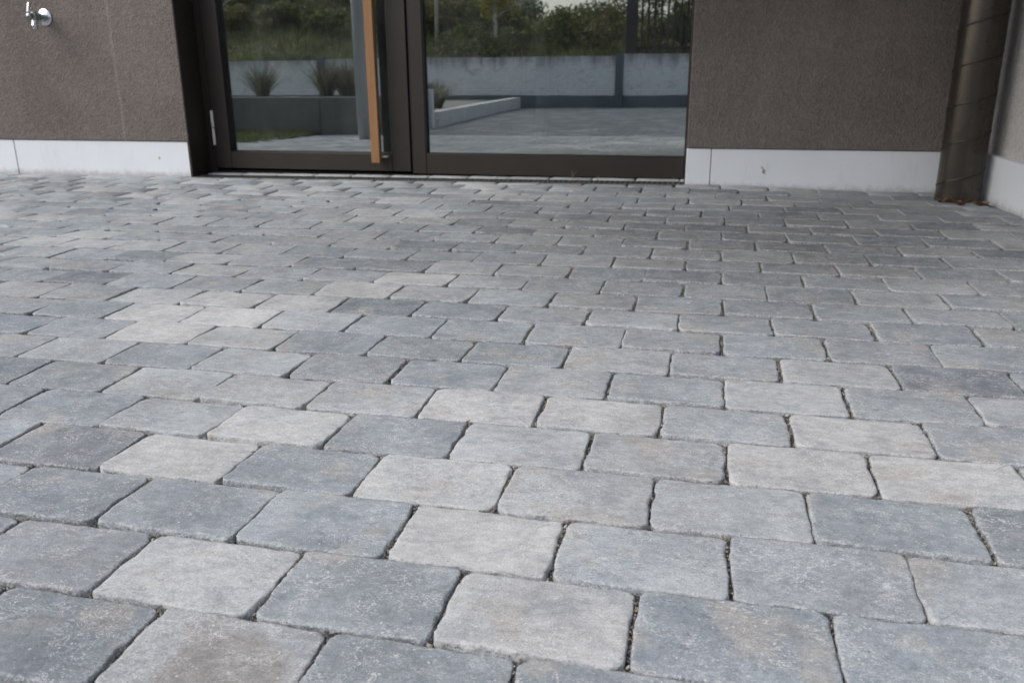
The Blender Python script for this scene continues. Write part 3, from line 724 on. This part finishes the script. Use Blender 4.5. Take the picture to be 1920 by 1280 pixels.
# retaining wall of concrete panels held between blue-grey steel posts
RW = -9.5
rw = tag(empty('retaining_wall', (-4, RW, -.05)), 'low cast concrete retaining wall with blue grey steel posts', 'wall')
posts = [-15.2, -8.55, -1.98, 4.6]
for i, x in enumerate(posts): part(MB().box(x-.075, x+.075, RW-.02, RW+.10, -.25, 1.0, .004), 'post', M['steel_blue'], rw)
for i in range(3): part(MB().box(posts[i]+.077, posts[i+1]-.077, RW-.14, RW+.05, .19, .93+.03*i, .006), 'panel', M['wall_conc'], rw)
for i in range(3): part(MB().box(posts[i]+.077, posts[i+1]-.077, RW-.14, RW+.065, -.25, .188, .006), 'base_beam', M['steel_blue'], rw)
# bank behind the wall
def bz(x, y):
    t = (RW-.1-y); return .90 + (1.12+.88*smooth01((-5-x)/3))*smooth01(t/6.0) + .10*math.sin(x*.7+y*.4) + .06*math.sin(x*1.9-y*1.3)*min(1, max(0, t)/1.0) - (.0 if t > .6 else .05)
mb = MB(); nx, ny = 60, 22
vs = [(-30+ i*.9, RW-.141-j*1.0, bz(-30+i*.9, RW-.141-j*1.0) if j else .86) for j in range(ny) for i in range(nx)]
mb.add(vs, [(j*nx+i+1, j*nx+i, (j+1)*nx+i, (j+1)*nx+i+1) for j in range(ny-1) for i in range(nx-1)])
b0 = len(mb.v); mb.add([(-30+i*.9, RW-.141, -.3) for i in range(nx)], []); mb.f += [(i, i+1, b0+i+1, b0+i) for i in range(nx-1)]
tag(mb.build('bank', M['earth'], None, True), kind='structure')
mb = MB(); r = random.Random(8)
blades(mb, 26000, -5.5, RW-3.0, 9.5, 2.8, .06, .22, r, bz, .010, 1.1)
tag(mb.build('meadow_grass', M['meadow']), 'long uncut grass on the bank above the retaining wall', 'grass', kind='stuff')
def leaf_cloud(mb, n, c, rad, r, s0, s1, clumps=9):
    cl_ = []
    for _ in range(clumps):
        d = Vector((r.gauss(0, 1), r.gauss(0, 1), r.gauss(0, 1))).normalized()*r.uniform(.35, .85)
        cl_.append((Vector((c[0]+d.x*rad[0], c[1]+d.y*rad[1], c[2]+d.z*rad[2])), r.uniform(.28, .5)))
    for i in range(n):
        cc, cr = cl_[r.randrange(clumps)]
        d = Vector((r.gauss(0, 1), r.gauss(0, 1), r.gauss(0, 1))).normalized()*(r.random()**.45)
        p = cc + Vector((d.x*rad[0], d.y*rad[1], d.z*rad[2]))*cr
        if p.z < c[2]-rad[2]: continue
        s = r.uniform(s0, s1); u = Vector((r.gauss(0, 1), r.gauss(0, 1), r.gauss(0, .7))).normalized(); v = u.cross(Vector((r.gauss(0, 1), r.gauss(0, 1), r.gauss(0, 1)))).normalized()*.5
        mb.add([p-u*s, p+v*s*.8, p+u*s, p-v*s*.8], [(0, 1, 2, 3)])
def shrub(x, y, w_, h, seed, mat, label, group='shrubs on the bank'):
    r = random.Random(seed); z = bz(x, y)
    t = tag(empty('shrub', (x, y, z)), label, 'shrub', group)
    mb = MB(); leaf_cloud(mb, 1500, (0, 0, h*.55), (w_, w_*.8, h*.5), r, .03, .065, 12); mb.build('foliage', M[mat], t)
    mb = MB()
    for i in range(4): a = r.uniform(0, 6.28); mb.tube([(0, 0, -.05), (math.cos(a)*w_*.2, math.sin(a)*w_*.2, h*.35), (math.cos(a)*w_*.45, math.sin(a)*w_*.4, h*.7)], [.018, .013, .006], 6)
    mb.build('stem', M['stem'], t)
r = random.Random(77)
KINDS = (('shrub', 'dark green leafy shrub on the bank above the retaining wall', 'dark green shrubs on the bank'), ('shrub2', 'olive green loose shrub on the bank above the retaining wall', 'olive shrubs on the bank'))
for i in range(40):
    x = -15 + (i % 20)*.95 + r.uniform(-.35, .35); back = i >= 20
    y = RW-.9-r.uniform(0, .8) - (1.7 if back else 0) - (1.3 if x < -5.8 else 0)
    mt, lb, gp = KINDS[(i*7) % 5 % 2]
    shrub(x, y, r.uniform(.6, .95), (r.uniform(.7, 1.05) if x > -5.8 else r.uniform(.45, .75)), 300+i, mt, lb, gp)
def tree(x, y, h, seed, mat, label, cw):
    r = random.Random(seed); z = bz(x, y); t = tag(empty('young_tree', (x, y, z)), label, 'tree')
    MB().tube([(0, 0, -.1), (.02, 0, h*.3), (.0, .02, h*.55), (.03, 0, h*.9)], [.055, .045, .035, .012], 10).build('trunk', M['bark'], t, True)
    mb = MB()
    for i in range(9):
        a = i*2.4; z0 = h*(.38+.05*i); l = cw*r.uniform(.6, .95); mb.tube([(0, 0, z0), (math.cos(a)*l*.5, math.sin(a)*l*.5, z0+l*.35), (math.cos(a)*l, math.sin(a)*l, z0+l*.55)], [.018, .012, .005], 6)
    mb.build('limbs', M['bark'], t, True)
    mb = MB(); leaf_cloud(mb, 2600, (0, 0, h*.70), (cw, cw, h*.34), r, .025, .055, 18); mb.build('crown', M[mat], t)
tree(-4.8, -10.25, 2.5, 1, 'yellow', 'young tree with pale trunk and yellowing leaves above the retaining wall', .62)
tree(-6.5, -11.4, 3.2, 2, 'shrub', 'young tree with dark green crown behind the shrubs', .8)
tree(-11.6, -10.6, 2.9, 3, 'shrub2', 'young olive leaved tree at the far end of the bank', .7)
# dark slat fence on the right part of the wall
fe = tag(empty('slat_fence', (-1.8, RW-.35, .9)), 'dark vertical slat fence with a stout post on the retaining wall', 'fence')
part(MB().box(-1.90, -1.68, RW-.40, RW-.18, .6, 3.2, .006), 'post', M['slat'], fe)
part(MB().box(4.3, 4.5, RW-.40, RW-.18, .6, 3.2, .006), 'post', M['slat'], fe)
for z in (1.08, 3.05): part(MB().box(-1.678, 4.298, RW-.27, RW-.23, z, z+.05, .002), 'rail', M['slat'], fe)
sm = MB().box(-.022, .022, -.012, .012, 0, 2.12, .002).mesh('slat'); sm.materials.append(M['slat'])
x = -1.58
while x < 4.25:
    o = bpy.data.objects.new('slat', sm); COL.objects.link(o); o.parent = fe; o.location = (x+1.8, .133, .12); x += .13
# ornamental grasses in the planter
def tuft(x, y, z, h, n, seed, label, group):
    r = random.Random(seed); mb = MB()
    for _ in range(n):
        a = r.uniform(0, 6.28); l = h*r.uniform(.15, .75); hh = h*r.uniform(.55, 1.0); dx, dy = math.cos(a), math.sin(a); w_ = .0035; b = r.uniform(0, .05)
        p = [(dx*(b+l*t**1.6), dy*(b+l*t**1.6), hh*(t-.25*t**3*(l/h))) for t in (0, .35, .7, 1)]
        vs = []
        for i, q in enumerate(p): ww = w_*(1, 1, .7, .2)[i]; vs += [(q[0]-dy*ww, q[1]+dx*ww, q[2]), (q[0]+dy*ww, q[1]-dx*ww, q[2])]
        mb.add(vs, [(i*2, i*2+1, i*2+3, i*2+2) for i in range(3)])
    return tag(mb.build('ornamental_grass', M['tuft'], None, False, (x, y, z-.01)), label, 'plant', group)
for i, (x, y, h) in enumerate(((-5.95, -2.0, .58), (-5.0, -1.95, .62), (-4.62, -1.8, .60), (-4.85, -2.2, .62), (-7.5, -2.0, .5), (-8.3, -1.9, .5))):
    tuft(x, y, .30, h, 420, 40+i, 'arching tuft of grey green ornamental grass in the raised planter', 'ornamental grasses in the planter')
mb = MB().box(-9.0, -4.12, -9.3, -2.402, -.27, .10); tag(mb.build('gravel_bed', M['soil']), kind='structure')
for i, (x, y, h) in enumerate(((-4.2, -3.6, .46), (-4.32, -4.2, .5), (-4.45, -5.0, .5))): tuft(x, y, .10, h, 600, 70+i, 'tuft of ornamental grass in the gravel strip behind the kerb', 'ornamental grasses behind the kerb')
# house on the far side of the bank
hs_ = tag(empty('house', (-14.5, -34, .0)), 'grey rendered house with orange tiled roof beyond the bank', 'house')
MB().box(-5, 5, -4, 4, -.5, 4.6).build('wall', M['house'], hs_)
mb = MB(); mb.add([(-5.5, 4.5, 4.55), (5.5, 4.5, 4.55), (5.5, 0, 6.9), (-5.5, 0, 6.9), (-5.5, -4.5, 4.55), (5.5, -4.5, 4.55)], [(0, 1, 2, 3), (3, 2, 5, 4), (0, 3, 4), (1, 5, 2), (0, 4, 5, 1)]); mb.build('roof', M['roof'], hs_)
for x in (-3.4, -1.1, 1.2, 3.5): MB().box(x-.55, x+.55, 3.9, 4.03, 2.2, 3.7).build('window', M['window'], hs_)
